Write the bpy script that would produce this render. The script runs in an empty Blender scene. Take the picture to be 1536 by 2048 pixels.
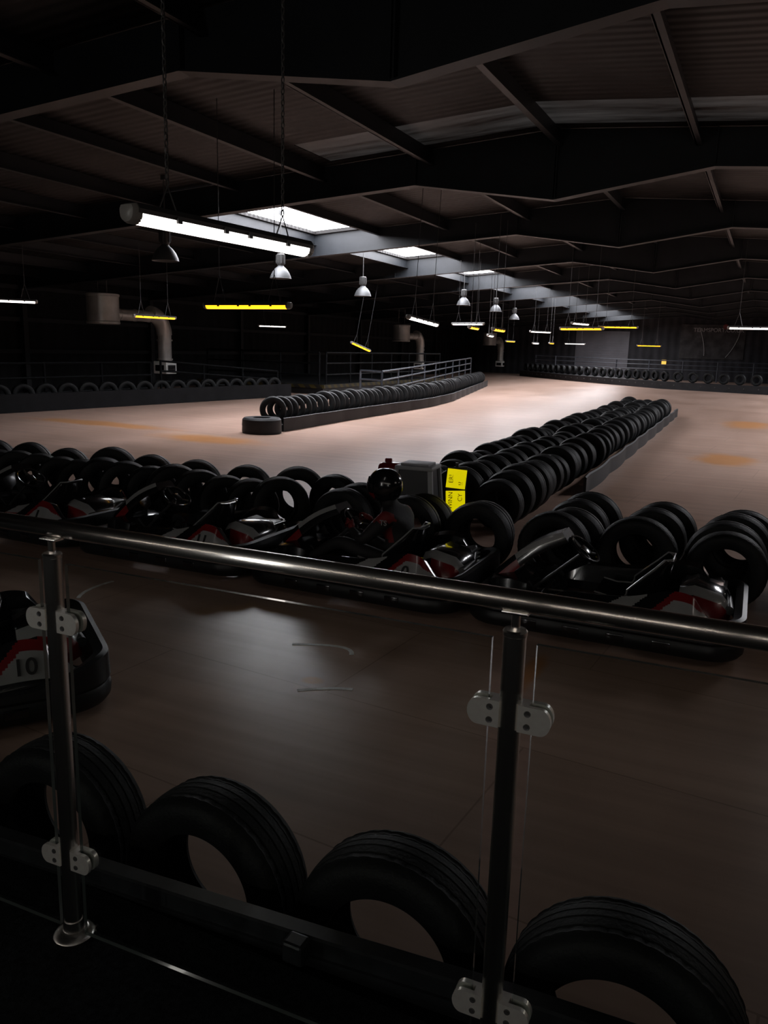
import bpy, bmesh, math, random
from mathutils import Vector, Matrix, Euler
random.seed(7)
S=bpy.context.scene
COL=S.collection
S.view_settings.view_transform='Standard'
S.view_settings.look='None'
S.view_settings.exposure=0.0
# ------------------------------------------------------------------ materials
def newmat(name):
    m=bpy.data.materials.new(name); m.use_nodes=True
    nt=m.node_tree; b=nt.nodes['Principled BSDF']
    return m,nt,b
def simple(name,col,rough=0.5,metal=0.0,emit=None,es=0.0,var=0.0,scale=6.0,bump=0.0,bscale=60.0,spec=0.5,coat=0.0,aniso=None):
    m,nt,b=newmat(name)
    b.inputs['Base Color'].default_value=(*col,1); b.inputs['Roughness'].default_value=rough
    b.inputs['Metallic'].default_value=metal; b.inputs['Specular IOR Level'].default_value=spec
    b.inputs['Coat Weight'].default_value=coat
    if aniso:
        t=nt.nodes.new('ShaderNodeTangent'); t.direction_type='RADIAL'; t.axis=aniso
        b.inputs['Anisotropic'].default_value=0.95; nt.links.new(t.outputs[0],b.inputs['Tangent'])
    if emit: 
        b.inputs['Emission Color'].default_value=(*emit,1); b.inputs['Emission Strength'].default_value=es
    tc=nt.nodes.new('ShaderNodeTexCoord')
    if var>0:
        n=nt.nodes.new('ShaderNodeTexNoise'); n.inputs['Scale'].default_value=scale; n.inputs['Detail'].default_value=6
        nt.links.new(tc.outputs['Object'],n.inputs['Vector'])
        r=nt.nodes.new('ShaderNodeValToRGB')
        r.color_ramp.elements[0].position=0.3; r.color_ramp.elements[1].position=0.7
        r.color_ramp.elements[0].color=(*[c*(1-var) for c in col],1)
        r.color_ramp.elements[1].color=(*[min(1,c*(1+var)) for c in col],1)
        nt.links.new(n.outputs['Fac'],r.inputs['Fac']); nt.links.new(r.outputs['Color'],b.inputs['Base Color'])
    if bump>0:
        n=nt.nodes.new('ShaderNodeTexNoise'); n.inputs['Scale'].default_value=bscale; n.inputs['Detail'].default_value=4
        nt.links.new(tc.outputs['Object'],n.inputs['Vector'])
        bp=nt.nodes.new('ShaderNodeBump'); bp.inputs['Strength'].default_value=bump; bp.inputs['Distance'].default_value=0.01
        nt.links.new(n.outputs['Fac'],bp.inputs['Height']); nt.links.new(bp.outputs['Normal'],b.inputs['Normal'])
    return m
M={}
M['rubber']=simple('tyre_rubber',(0.0085,0.0093,0.010),0.6,var=0.4,scale=5,bump=0.3,bscale=90,spec=0.26)
M['plastic']=simple('black_plastic',(0.010,0.011,0.012),0.42,var=0.3,scale=8,spec=0.4)
M['skirt']=simple('black_barrier_skirt',(0.010,0.010,0.012),0.6,var=0.4,scale=3,spec=0.35)
M['skirtdark']=simple('dull_black_barrier_skirt',(0.005,0.005,0.006),0.7,var=0.4,scale=3,spec=0.15)
M['steel']=simple('brushed_steel_post',(0.9,0.88,0.84),0.27,metal=1.0,aniso='Z')
M['steelrail']=simple('brushed_steel_rail',(0.9,0.88,0.84),0.18,metal=1.0,aniso='X')
M['steel2']=simple('satin_steel',(0.98,0.95,0.89),0.33,metal=0.75,var=0.05,scale=60)
M['rafter']=simple('painted_rafter',(0.012,0.014,0.017),0.5,var=0.25,scale=2,spec=.35)
M['rail']=simple('grey_rail_paint',(0.04,0.046,0.058),0.5,var=0.2)
M['darkrail']=simple('dark_rail_paint',(0.003,0.004,0.005),0.6,var=0.2,spec=.15)
M['housing']=simple('light_housing',(0.04,0.04,0.04),0.5,var=0.15)
M['cap']=simple('light_end_cap',(0.3,0.29,0.27),0.35)
M['white_tube']=simple('white_diffuser',(0.9,0.9,0.9),0.3,emit=(1.0,0.93,0.87),es=3.0)
M['white_tube_added']=simple('white_diffuser_added',(0.9,0.9,0.9),0.3,emit=(1.0,0.88,0.78),es=14)  # brighter copy for the added battens out of view
M['yellow_tube']=simple('yellow_diffuser',(0.9,0.6,0.03),0.3,emit=(1.0,0.46,0.012),es=2.1)
M['chain']=simple('chain_metal',(0.12,0.12,0.12),0.45,metal=0.8)
M['galv']=simple('galvanised_duct',(0.5,0.5,0.48),0.33,metal=0.45,var=0.15,scale=3)
M['pale']=simple('pale_enamel',(0.75,0.75,0.72),0.4,var=0.1)
M['alu']=simple('spun_aluminium',(0.085,0.088,0.092),0.5,metal=0.3)
M['grey']=simple('grey_plastic',(0.36,0.365,0.38),0.5,var=0.12)
M['dgrey']=simple('dark_grey_plastic',(0.03,0.03,0.033),0.5,var=0.15)
M['red']=simple('red_gloss',(0.17,0.007,0.009),0.3,var=0.15,coat=0.3)
M['white']=simple('white_gloss',(0.26,0.26,0.26),0.3,var=0.1,coat=0.3)
M['blackgloss']=simple('black_gloss',(0.008,0.008,0.009),0.18,coat=0.5)
M['suit']=simple('black_race_suit',(0.010,0.009,0.010),0.75,var=0.3,scale=12,bump=0.3,bscale=30)
M['redcloth']=simple('red_race_suit',(0.15,0.008,0.008),0.7,var=0.2,scale=12)
M['visor']=simple('smoked_visor',(0.01,0.01,0.012),0.06,coat=1.0)
M['engine']=simple('engine_metal',(0.10,0.10,0.10),0.4,metal=0.8,var=0.3)
M['yellow']=simple('yellow_card',(0.85,0.75,0.01),0.6,var=0.06,emit=(1,0.85,0.0),es=0.6)  # emission lifts the printed card's yellow; it is no lamp
M['ink']=simple('black_ink',(0.01,0.01,0.01),0.7)
M['glass_glint']=simple('white_glass_glint',(0.85,0.84,0.8),0.6,var=0.35,scale=20)  # white for strips that imitate reflections in the glass
M['banner']=simple('dark_banner',(0.03,0.028,0.03),0.6,var=0.9,scale=1.8)
M['bannerwhite']=simple('banner_white',(0.35,0.35,0.36),0.6)
M['door']=simple('grey_shutter',(0.15,0.15,0.17),0.5,var=0.15,scale=1.0)
M['ysign']=simple('lit_yellow_sign',(0.9,0.6,0.1),0.5,emit=(1,0.6,0.1),es=0.8)

def floor_mat():
    m,nt,b=newmat('worn_board_track')
    N=nt.nodes.new; L=nt.links.new
    b.inputs['Specular IOR Level'].default_value=0.11
    tc=N('ShaderNodeTexCoord')
    n1=N('ShaderNodeTexNoise'); n1.inputs['Scale'].default_value=0.5; n1.inputs['Detail'].default_value=10; n1.inputs['Roughness'].default_value=0.6
    mp=N('ShaderNodeMapping'); mp.inputs['Scale'].default_value=(1.0,0.35,1); mp.inputs['Rotation'].default_value=(0,0,0.25)
    L(tc.outputs['Object'],mp.inputs['Vector']); L(mp.outputs['Vector'],n1.inputs['Vector'])
    r=N('ShaderNodeValToRGB'); e=r.color_ramp.elements
    e[0].position=0.25; e[0].color=(0.35,0.225,0.168,1)
    e[1].position=0.75; e[1].color=(0.56,0.395,0.325,1)
    L(n1.outputs['Fac'],r.inputs['Fac'])
    n2=N('ShaderNodeTexNoise'); n2.inputs['Scale'].default_value=1.2; n2.inputs['Detail'].default_value=10; n2.inputs['Roughness'].default_value=.62
    mp2=N('ShaderNodeMapping'); mp2.inputs['Scale'].default_value=(0.25,5,1); mp2.inputs['Rotation'].default_value=(0,0,-0.2)
    L(tc.outputs['Object'],mp2.inputs['Vector']); L(mp2.outputs['Vector'],n2.inputs['Vector'])
    r2=N('ShaderNodeValToRGB'); r2.color_ramp.elements[0].position=0.32; r2.color_ramp.elements[0].color=(0.72,0.72,0.72,1); r2.color_ramp.elements[1].position=0.62; r2.color_ramp.elements[1].color=(1,1,1,1)
    L(n2.outputs['Fac'],r2.inputs['Fac'])
    mx=N('ShaderNodeMixRGB'); mx.blend_type='MULTIPLY'; mx.inputs['Fac'].default_value=0.8
    L(r.outputs['Color'],mx.inputs[1]); L(r2.outputs['Color'],mx.inputs[2])
    br=N('ShaderNodeTexBrick'); br.inputs['Scale'].default_value=1.0; br.inputs['Mortar Size'].default_value=0.006; br.inputs['Mortar Smooth'].default_value=.4
    br.inputs['Brick Width'].default_value=2.44; br.inputs['Row Height'].default_value=1.22
    br.inputs['Color1'].default_value=(1,1,1,1); br.inputs['Color2'].default_value=(.9,.89,.89,1); br.inputs['Mortar'].default_value=(.45,.43,.42,1)
    mpb=N('ShaderNodeMapping'); mpb.inputs['Rotation'].default_value=(0,0,0.08); L(tc.outputs['Object'],mpb.inputs['Vector']); L(mpb.outputs['Vector'],br.inputs['Vector'])
    mb=N('ShaderNodeMixRGB'); mb.blend_type='MULTIPLY'; mb.inputs['Fac'].default_value=0.55; L(mx.outputs['Color'],mb.inputs[1]); L(br.outputs['Color'],mb.inputs[2])
    last=mb.outputs['Color']
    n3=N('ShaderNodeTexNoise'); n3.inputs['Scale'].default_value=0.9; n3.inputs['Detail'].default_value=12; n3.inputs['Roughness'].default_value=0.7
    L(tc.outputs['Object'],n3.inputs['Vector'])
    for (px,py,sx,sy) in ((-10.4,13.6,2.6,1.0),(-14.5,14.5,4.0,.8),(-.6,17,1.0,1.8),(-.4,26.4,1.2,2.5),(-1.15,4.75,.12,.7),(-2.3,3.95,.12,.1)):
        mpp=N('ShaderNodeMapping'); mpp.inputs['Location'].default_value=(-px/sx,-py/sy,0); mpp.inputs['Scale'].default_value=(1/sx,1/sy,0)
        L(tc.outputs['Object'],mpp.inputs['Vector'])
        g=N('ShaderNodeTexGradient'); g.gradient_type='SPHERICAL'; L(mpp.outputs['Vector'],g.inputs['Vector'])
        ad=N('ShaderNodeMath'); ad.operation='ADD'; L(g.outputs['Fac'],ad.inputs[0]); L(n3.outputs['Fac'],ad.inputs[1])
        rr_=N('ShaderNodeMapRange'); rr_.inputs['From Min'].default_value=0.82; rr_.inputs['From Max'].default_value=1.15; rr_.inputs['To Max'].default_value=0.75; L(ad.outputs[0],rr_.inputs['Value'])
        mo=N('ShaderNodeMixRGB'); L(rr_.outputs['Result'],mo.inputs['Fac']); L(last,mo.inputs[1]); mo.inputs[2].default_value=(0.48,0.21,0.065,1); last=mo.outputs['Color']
    n4=N('ShaderNodeTexVoronoi'); n4.inputs['Scale'].default_value=1.3
    L(tc.outputs['Object'],n4.inputs['Vector'])
    r4=N('ShaderNodeValToRGB'); r4.color_ramp.elements[0].position=0.02; r4.color_ramp.elements[0].color=(0.35,0.35,0.35,1); r4.color_ramp.elements[1].position=0.04; r4.color_ramp.elements[1].color=(1,1,1,1)
    L(n4.outputs['Distance'],r4.inputs['Fac'])
    m4=N('ShaderNodeMixRGB'); m4.blend_type='MULTIPLY'; m4.inputs['Fac'].default_value=.8; L(last,m4.inputs[1]); L(r4.outputs['Color'],m4.inputs[2])
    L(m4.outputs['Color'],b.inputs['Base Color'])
    rr=N('ShaderNodeMapRange'); rr.inputs['To Min'].default_value=0.24; rr.inputs['To Max'].default_value=0.36
    L(n1.outputs['Fac'],rr.inputs['Value']); L(rr.outputs['Result'],b.inputs['Roughness'])
    bp=N('ShaderNodeBump'); bp.inputs['Strength'].default_value=0.04; bp.inputs['Distance'].default_value=0.02
    L(n2.outputs['Fac'],bp.inputs['Height']); L(bp.outputs['Normal'],b.inputs['Normal'])
    return m
M['floor']=floor_mat()
def clad_mat(name,col,axis,scale,strength=0.6,stain=0.4):
    m,nt,b=newmat(name); N=nt.nodes.new; L=nt.links.new
    tc=N('ShaderNodeTexCoord'); w=N('ShaderNodeTexWave'); w.bands_direction=axis; w.inputs['Scale'].default_value=scale; w.inputs['Distortion'].default_value=0
    L(tc.outputs['Object'],w.inputs['Vector'])
    bp=N('ShaderNodeBump'); bp.inputs['Strength'].default_value=strength; bp.inputs['Distance'].default_value=0.04
    L(w.outputs['Fac'],bp.inputs['Height']); L(bp.outputs['Normal'],b.inputs['Normal'])
    n=N('ShaderNodeTexNoise'); n.inputs['Scale'].default_value=0.8; n.inputs['Detail'].default_value=8; L(tc.outputs['Object'],n.inputs['Vector'])
    r=N('ShaderNodeValToRGB'); r.color_ramp.elements[0].position=0.3; r.color_ramp.elements[1].position=0.7
    r.color_ramp.elements[0].color=(*[c*(1-stain) for c in col],1); r.color_ramp.elements[1].color=(*[c*(1+stain) for c in col],1)
    L(n.outputs['Fac'],r.inputs['Fac'])
    mx=N('ShaderNodeMixRGB'); mx.blend_type='MULTIPLY'; mx.inputs['Fac'].default_value=0.35
    L(r.outputs['Color'],mx.inputs[1]); L(w.outputs['Color'],mx.inputs[2]); L(mx.outputs['Color'],b.inputs['Base Color'])
    b.inputs['Roughness'].default_value=0.55; b.inputs['Specular IOR Level'].default_value=0.15
    return m
M['roof']=clad_mat('corrugated_roof_sheet',(0.021,0.0195,0.0192),'Y',1.6,0.35,.6)
M['wall']=clad_mat('dark_wall_cladding',(0.010,0.0105,0.012),'Y',0.5)
M['wallx']=clad_mat('dark_end_wall_cladding',(0.04,0.04,0.046),'X',0.5)
M['sky']=simple('daylight_rooflight',(0.9,0.92,0.95),0.5,emit=(0.95,0.95,1.0),es=15)
M['added_win']=simple('added_back_window',(0.9,0.92,0.95),0.5,emit=(1.0,0.97,0.93),es=16)  # glow of the added back-wall windows
def roof_glow():  # noise-broken emission that paints patches of light on the roof
    m,nt,b=newmat('painted_roof_glow'); N=nt.nodes.new; L=nt.links.new
    b.inputs['Base Color'].default_value=(.03,.028,.027,1)
    tc=N('ShaderNodeTexCoord'); n=N('ShaderNodeTexNoise'); n.inputs['Scale'].default_value=1.3; n.inputs['Detail'].default_value=9; n.inputs['Roughness'].default_value=.65
    mp=N('ShaderNodeMapping'); mp.inputs['Scale'].default_value=(.35,2.2,1); L(tc.outputs['Object'],mp.inputs['Vector']); L(mp.outputs['Vector'],n.inputs['Vector'])
    r=N('ShaderNodeMapRange'); r.inputs['From Min'].default_value=.38; r.inputs['From Max'].default_value=.8; r.inputs['To Max'].default_value=.04; L(n.outputs['Fac'],r.inputs['Value'])
    b.inputs['Emission Color'].default_value=(1,.95,.93,1); L(r.outputs['Result'],b.inputs['Emission Strength'])
    return m
M['roof_glow']=roof_glow()
M['carpet']=simple('dark_carpet',(0.008,0.009,0.010),0.95,var=0.8,scale=70,bump=1.0,bscale=200,spec=0.1)
M['edge']=simple('painted_deck_edge',(0.016,0.017,0.019),0.35,var=0.4,scale=20)
def glass_mat():
    m=bpy.data.materials.new('clear_glass'); m.use_nodes=True; nt=m.node_tree; nt.nodes.clear()
    N=nt.nodes.new; L=nt.links.new
    o=N('ShaderNodeOutputMaterial'); t=N('ShaderNodeBsdfTransparent'); t.inputs['Color'].default_value=(0.95,0.97,0.96,1)
    g=N('ShaderNodeBsdfGlossy'); g.inputs['Roughness'].default_value=0.02; f=N('ShaderNodeLayerWeight'); f.inputs['Blend'].default_value=0.5
    pw=N('ShaderNodeMath'); pw.operation='POWER'; pw.inputs[1].default_value=5; L(f.outputs['Facing'],pw.inputs[0])
    ma=N('ShaderNodeMath'); ma.operation='MULTIPLY_ADD'; ma.inputs[1].default_value=.9; ma.inputs[2].default_value=.03; L(pw.outputs[0],ma.inputs[0])
    x=N('ShaderNodeMixShader'); L(ma.outputs[0],x.inputs['Fac']); L(t.outputs[0],x.inputs[1]); L(g.outputs[0],x.inputs[2]); L(x.outputs[0],o.inputs['Surface'])
    return m
M['glass']=glass_mat()
M['glassedge']=simple('polished_glass_edge',(0.08,0.095,0.09),0.12,spec=1.0,coat=1.0)
def hazard():
    m,nt,b=newmat('hazard_stripe'); N=nt.nodes.new; L=nt.links.new
    tc=N('ShaderNodeTexCoord'); w=N('ShaderNodeTexWave'); w.bands_direction='DIAGONAL'; w.inputs['Scale'].default_value=1.2
    L(tc.outputs['Object'],w.inputs['Vector']); r=N('ShaderNodeValToRGB'); r.color_ramp.interpolation='CONSTANT'
    r.color_ramp.elements[0].color=(0.01,0.01,0.01,1); r.color_ramp.elements[1].position=0.5; r.color_ramp.elements[1].color=(0.05,0.038,0.007,1)
    L(w.outputs['Fac'],r.inputs['Fac']); L(r.outputs['Color'],b.inputs['Base Color']); return m
M['hazard']=hazard()
# ------------------------------------------------------------------ mesh builder
class B:
    def __init__(s): s.bm=bmesh.new(); s.mats=[]
    def mi(s,k):
        if k not in s.mats: s.mats.append(k)
        return s.mats.index(k)
    def _tag(s,faces,k):
        i=s.mi(k)
        for f in faces: f.material_index=i
    def box(s,c,d,k,rot=None,bev=0.0,seg=2,taper=1.0):
        vs=[]
        R=rot.to_matrix() if isinstance(rot,Euler) else (rot if rot else Matrix.Identity(3))
        for z in(-1,1):
            for y in(-1,1):
                for x in(-1,1):
                    t=taper if z>0 else 1
                    vs.append(s.bm.verts.new(Vector((x*d[0]/2*t,y*d[1]/2*t,z*d[2]/2))))
        F=[s.bm.faces.new([vs[i] for i in q]) for q in((0,2,3,1),(4,5,7,6),(0,1,5,4),(2,6,7,3),(0,4,6,2),(1,3,7,5))]
        s._tag(F,k)
        if bev>0:
            ed=list({e for f in F for e in f.edges})
            g=bmesh.ops.bevel(s.bm,geom=ed,offset=bev,segments=seg,affect='EDGES',profile=0.5)
            vv=set(v for v in g['verts'])|set(v for v in vs if v.is_valid)
            s._tag([f for f in g['faces']],k)
            allv=set()
            for f in list(g['faces']):
                for v in f.verts: allv.add(v)
            vv|=allv
        else: vv=set(vs)
        for v in vv:
            if v.is_valid: v.co=R@v.co+Vector(c)
        return s
    def loft(s,rings,k,closed=True,cap=True,loop=False):
        vr=[[s.bm.verts.new(Vector(p)) for p in r] for r in rings]
        F=[];n=len(rings[0]);m=len(rings)
        for i in range(m if loop else m-1):
            a=vr[i];b=vr[(i+1)%m]
            for j in range(n if closed else n-1):
                F.append(s.bm.faces.new((a[j],a[(j+1)%n],b[(j+1)%n],b[j])))
        if cap and not loop and closed:
            F.append(s.bm.faces.new(list(reversed(vr[0])))); F.append(s.bm.faces.new(vr[-1]))
        s._tag(F,k); return F
    def tube(s,pts,r,k,n=10,loop=False):
        pts=[Vector(p) for p in pts]; m=len(pts); rings=[]
        up=None
        for i,p in enumerate(pts):
            if loop: t=(pts[(i+1)%m]-pts[i-1]).normalized()
            else: t=(pts[min(i+1,m-1)]-pts[max(i-1,0)]).normalized()
            if up is None:
                up=Vector((0,0,1)) if abs(t.z)<0.9 else Vector((1,0,0))
            u=(up-t*up.dot(t)).normalized(); up=u; w=t.cross(u)
            rr=r[i] if isinstance(r,(list,tuple)) else r
            rings.append([p+u*rr*math.cos(2*math.pi*j/n)+w*rr*math.sin(2*math.pi*j/n) for j in range(n)])
        s.loft(rings,k,loop=loop); return s
    def lathe(s,prof,k,c=(0,0,0),axis='Z',n=32,loop=False,rot=None):
        rings=[]
        for j in range(n):
            a=2*math.pi*j/n; ring=[]
            for r,h in prof:
                v=Vector((r*math.cos(a),r*math.sin(a),h))
                if axis=='X': v=Vector((v.z,v.x,v.y))
                elif axis=='Y': v=Vector((v.y,v.z,v.x))
                if rot is not None: v=rot@v
                ring.append(v+Vector(c))
            rings.append(ring)
        s.loft(rings,k,closed=loop,cap=False,loop=True); return s
    def sweep(s,path,prof,k,loop=False):
        pts=[Vector(p) for p in path]; m=len(pts); rings=[]
        for i,p in enumerate(pts):
            if loop: t=(pts[(i+1)%m]-pts[i-1])
            else: t=(pts[min(i+1,m-1)]-pts[max(i-1,0)])
            t.z=0; t.normalize(); o=Vector((t.y,-t.x,0))
            rings.append([p+o*a+Vector((0,0,b)) for a,b in prof])
        s.loft(rings,k,loop=loop); return s
    def done(s,name,smooth=True,parent=None,angle=35):
        bmesh.ops.recalc_face_normals(s.bm,faces=s.bm.faces[:])
        me=bpy.data.meshes.new(name); s.bm.to_mesh(me); s.bm.free()
        for k in s.mats: me.materials.append(M[k])
        if smooth:
            for p in me.polygons: p.use_smooth=True
            try: me.set_sharp_from_angle(angle=math.radians(angle))
            except Exception: pass
        o=bpy.data.objects.new(name,me); COL.objects.link(o)
        if parent: o.parent=parent
        return o
def top(o,label,cat,group=None,kind=None):
    o['label']=label; o['category']=cat
    if group: o['group']=group
    if kind: o['kind']=kind
    return o
def struct(o): o['kind']='structure'; return o
def empty(name,loc=(0,0,0),rz=0):
    e=bpy.data.objects.new(name,None); e.empty_display_size=0.2; e.location=loc; e.rotation_euler=(0,0,rz); COL.objects.link(e); return e
def copytree(src,loc,rot=None):
    n=src.copy(); COL.objects.link(n); n.location=loc
    if rot is not None: n.rotation_euler=rot
    def rec(a,b):
        for c in a.children:
            d=c.copy(); COL.objects.link(d); d.parent=b; d.matrix_parent_inverse=c.matrix_parent_inverse.copy(); rec(c,d)
    rec(src,n); return n
def text(body,size,k,name,parent=None,ext=0.002,loc=(0,0,0),mat3=None,alignx='CENTER',off=0.012):
    cu=bpy.data.curves.new(name,'FONT'); cu.body=body; cu.size=size; cu.extrude=ext; cu.align_x=alignx; cu.align_y='CENTER'; cu.offset=size*off
    t=bpy.data.objects.new(name,cu); COL.objects.link(t)
    bpy.context.view_layer.update()
    me=bpy.data.meshes.new_from_object(t.evaluated_get(bpy.context.evaluated_depsgraph_get()))
    bpy.data.objects.remove(t); bpy.data.curves.remove(cu)
    me.materials.clear(); me.materials.append(M[k])
    o=bpy.data.objects.new(name,me); COL.objects.link(o)
    m=(mat3.to_4x4() if mat3 is not None else Matrix.Identity(4)); m.translation=Vector(loc)
    me.transform(m)
    if parent: o.parent=parent
    return o
# ------------------------------------------------------------------ camera
f=1597.;th=math.radians(25.07);p=math.radians(11.68);r=math.radians(1.6)
R0=Vector((math.cos(th),math.sin(th),0)); F0=Vector((-math.sin(th),math.cos(th),0)); Z=Vector((0,0,1))
Fw=F0*math.cos(p)-Z*math.sin(p); U0=F0*math.sin(p)+Z*math.cos(p)
cx=R0*math.cos(r)+U0*math.sin(r); cy=-R0*math.sin(r)+U0*math.cos(r)
cam=bpy.data.cameras.new('camera'); co=bpy.data.objects.new('camera',cam); COL.objects.link(co)
mw=Matrix((( cx.x,cy.x,-Fw.x,0),(cx.y,cy.y,-Fw.y,0),(cx.z,cy.z,-Fw.z,2.0),(0,0,0,1)))
co.matrix_world=mw
cam.sensor_fit='VERTICAL'; cam.sensor_height=36; cam.sensor_width=27; cam.lens=f/2048*36
cam.clip_start=0.05; cam.clip_end=300
S.camera=co
w=bpy.data.worlds.new('world'); S.world=w; w.use_nodes=True
w.node_tree.nodes['Background'].inputs['Color'].default_value=(0.5,0.6,0.8,1); w.node_tree.nodes['Background'].inputs['Strength'].default_value=0.02
# ------------------------------------------------------------------ shell
XL,XR,Y0,Y1=-24.0,17.0,-6.0,70.0
RX=-3.6
def zroof(x): return 5.65-0.07*abs(x-RX)
DZ=0.45
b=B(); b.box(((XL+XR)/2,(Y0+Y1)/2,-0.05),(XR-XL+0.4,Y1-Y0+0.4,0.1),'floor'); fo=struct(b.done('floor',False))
b=B(); b.box(((-8+8)/2,(Y0+1.5)/2,DZ/2),(16,1.5-Y0,DZ-0.001),'carpet'); struct(b.done('floor.001',False))
b=B(); b.box((XL-0.1,(Y0+Y1)/2,2.4),(0.2,Y1-Y0,4.8),'wall')
for zz in (1.5,2.6,3.7): b.box((XL+0.06,(Y0+Y1)/2,zz),(0.1,Y1-Y0,0.14),'rafter')
struct(b.done('wall_left',False))
b=B(); b.box((XR+0.1,(Y0+Y1)/2,2.4),(0.2,Y1-Y0,4.8),'wall'); struct(b.done('wall_right',False))
def endwall(y,name):
    b=B(); rings=[]
    for yy in(y-0.1,y+0.1):
        rings.append([(XL,yy,0),(XR,yy,0),(XR,yy,zroof(XR)),(RX,yy,zroof(RX)),(XL,yy,zroof(XL))])
    b.loft(rings,'wallx'); struct(b.done(name,False))
endwall(Y1+0.1,'wall_far'); endwall(Y0-0.1,'wall_near')
SP=6.5
fy=[SP*(n+.18) for n in range(0,11)]
SKX0,SKX1=-12.0,-10.2
SKR0,SKR1=2.9,4.7
b=B()
def sheet(x0,x1,y0,y1):
    if y1-y0<1e-4: return
    rings=[[(x0,y0,zroof(x0)+0.08),(x0,y0,zroof(x0)),(x1,y0,zroof(x1)),(x1,y0,zroof(x1)+0.08)],
           [(x0,y1,zroof(x0)+0.08),(x0,y1,zroof(x0)),(x1,y1,zroof(x1)),(x1,y1,zroof(x1)+0.08)]]
    b.loft(rings,'roof')
sheet(XL-.2,SKX0,Y0,Y1+.2); sheet(SKX1,-7.8,Y0,Y1+.2); sheet(SKR1,XR+.2,Y0,Y1+.2)
GY0,GY1=12.6,13.9
for x0,x1 in((-7.8,RX),(RX,SKR0)):
    sheet(x0,x1,Y0,GY0); sheet(x0,x1,GY1,Y1+.2)
sk=[(fy[n]+0.25,fy[n+1]-0.12) for n in range(2,10)]
skr=sk[:6]
for (xa,xb,lst) in ((SKX0,SKX1,sk),(SKR0,SKR1,skr)):
    prev=Y0
    for a,c in lst: sheet(xa,xb,prev,a); prev=c
    sheet(xa,xb,prev,Y1+.2)
struct(b.done('ceiling',False))
wn=0
for (xa,xb,lst) in ((SKX0,SKX1,sk),(SKR0,SKR1,skr)):
    for i,(a,c) in enumerate(lst):
        b=B(); rings=[]; fine=(i<=3 and xa<0); n=int((c-a)/(0.025 if fine else .2))
        for j in range(n+1):
            y=a+(c-a)*j/n; dz=0.03*math.sin(y*2*math.pi/0.15) if fine else 0
            rings.append([(xa-0.05,y,zroof(xa)+0.11+dz),(xb+0.05,y,zroof(xb)+0.11+dz)])
        b.loft(rings,'sky',closed=False,cap=False)
        wn+=1; struct(b.done('window_%d'%wn,False))
for x0,x1 in((-7.8,RX),(RX,SKR0)):
    b=B(); b.loft([[(x0,GY0,zroof(x0)+.01),(x1,GY0,zroof(x1)+.01)],[(x0,GY1,zroof(x0)+.01),(x1,GY1,zroof(x1)+.01)]],'roof_glow',closed=False,cap=False)
    wn+=1; struct(b.done('window_%d'%wn,False))  # added glowing sheet for lit roof patches, not a real window
for xa,xb,za,zb in((-5.5,-5.1,1.0,3.6),(2.9,3.15,1.0,3.6)):  # unseen windows added to put highlights on the steel posts
    b=B(); b.box(((xa+xb)/2,Y0+.03,(za+zb)/2),(xb-xa,.04,zb-za),'added_win')
    for t in (0,1): b.box((xa+(xb-xa)*t,Y0+.06,(za+zb)/2),(.05,.08,zb-za+.05),'housing')
    for z in (za,(za+zb)/2,zb): b.box(((xa+xb)/2,Y0+.06,z),(xb-xa+.05,.08,.05),'housing')
    wn+=1; struct(b.done('window_%d'%wn,False))  # added unseen window for the post highlights
tn=[0]
def trim(b,smooth=False):
    tn[0]+=1; return struct(b.done('trim_%d'%tn[0],smooth))
XA,XC=RX-2.55,RX+2.5
zu0=lambda x: zroof(x)-.57
under=[(XL,zu0(XL)),(-12,zu0(-12)),(XA,4.90),(RX,4.53),(XC,4.90),(XR,zu0(XR))]
for y in fy:
    b=B()
    xs=[u_[0] for u_ in under]; zu=dict(under)
    for i in range(5):
        x0,x1=xs[i],xs[i+1]
        b.loft([[(x0,y-.012,zu[x0]),(x0,y-.012,zroof(x0)-.01),(x1,y-.012,zroof(x1)-.01),(x1,y-.012,zu[x1])],
                [(x0,y+.012,zu[x0]),(x0,y+.012,zroof(x0)-.01),(x1,y+.012,zroof(x1)-.01),(x1,y+.012,zu[x1])]],'rafter')
        b.loft([[(x0,y-.11,zu[x0]-.025),(x0,y-.11,zu[x0]),(x0,y+.11,zu[x0]),(x0,y+.11,zu[x0]-.025)],
                [(x1,y-.11,zu[x1]-.025),(x1,y-.11,zu[x1]),(x1,y+.11,zu[x1]),(x1,y+.11,zu[x1]-.025)]],'rafter')
    for xx in (XA,RX-.02,RX+.02,XC,-12.5,-16,4,8):
        zb=4.53 if abs(xx-RX)<.1 else (4.90 if xx in (XA,XC) else zu0(xx))
        b.box((xx,y,(zb+zroof(xx)-.02)/2),(0.02,0.2,zroof(xx)-.02-zb),'rafter')
    b.box((XL+.2,y,2.1),(0.02,0.2,4.2),'rafter'); b.box((XL+.02,y,2.1),(0.02,0.2,4.2),'rafter'); b.box((XL+.11,y,2.1),(0.18,0.02,4.2),'rafter')
    trim(b)
for x in (-23.0,-20.8,-18.6,-16.4,-14.2,-12.10,-10.1,-8.1,-5.9,-3.6,-1.4,0.9,2.8,4.8,7.8,10.1,12.4,14.7):
    b=B(); zt=zroof(x)-0.005; dp=.2 if x in(-10.1,) else .28
    b.box((x,(Y0+Y1)/2,zt-dp/2),(0.03,Y1-Y0,dp),'rafter'); b.box((x+.04,(Y0+Y1)/2,zt-dp+.01),(0.09,Y1-Y0,0.02),'rafter')
    trim(b)
b=B(); b.box((-19.7,36,0.2),(6.4,14,0.4),'plastic'); b.box((-19.7,28.97,0.32),(6.4,0.04,0.14),'hazard'); b.box((-16.48,36,0.32),(0.04,14,0.14),'hazard')
trim(b)
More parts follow.
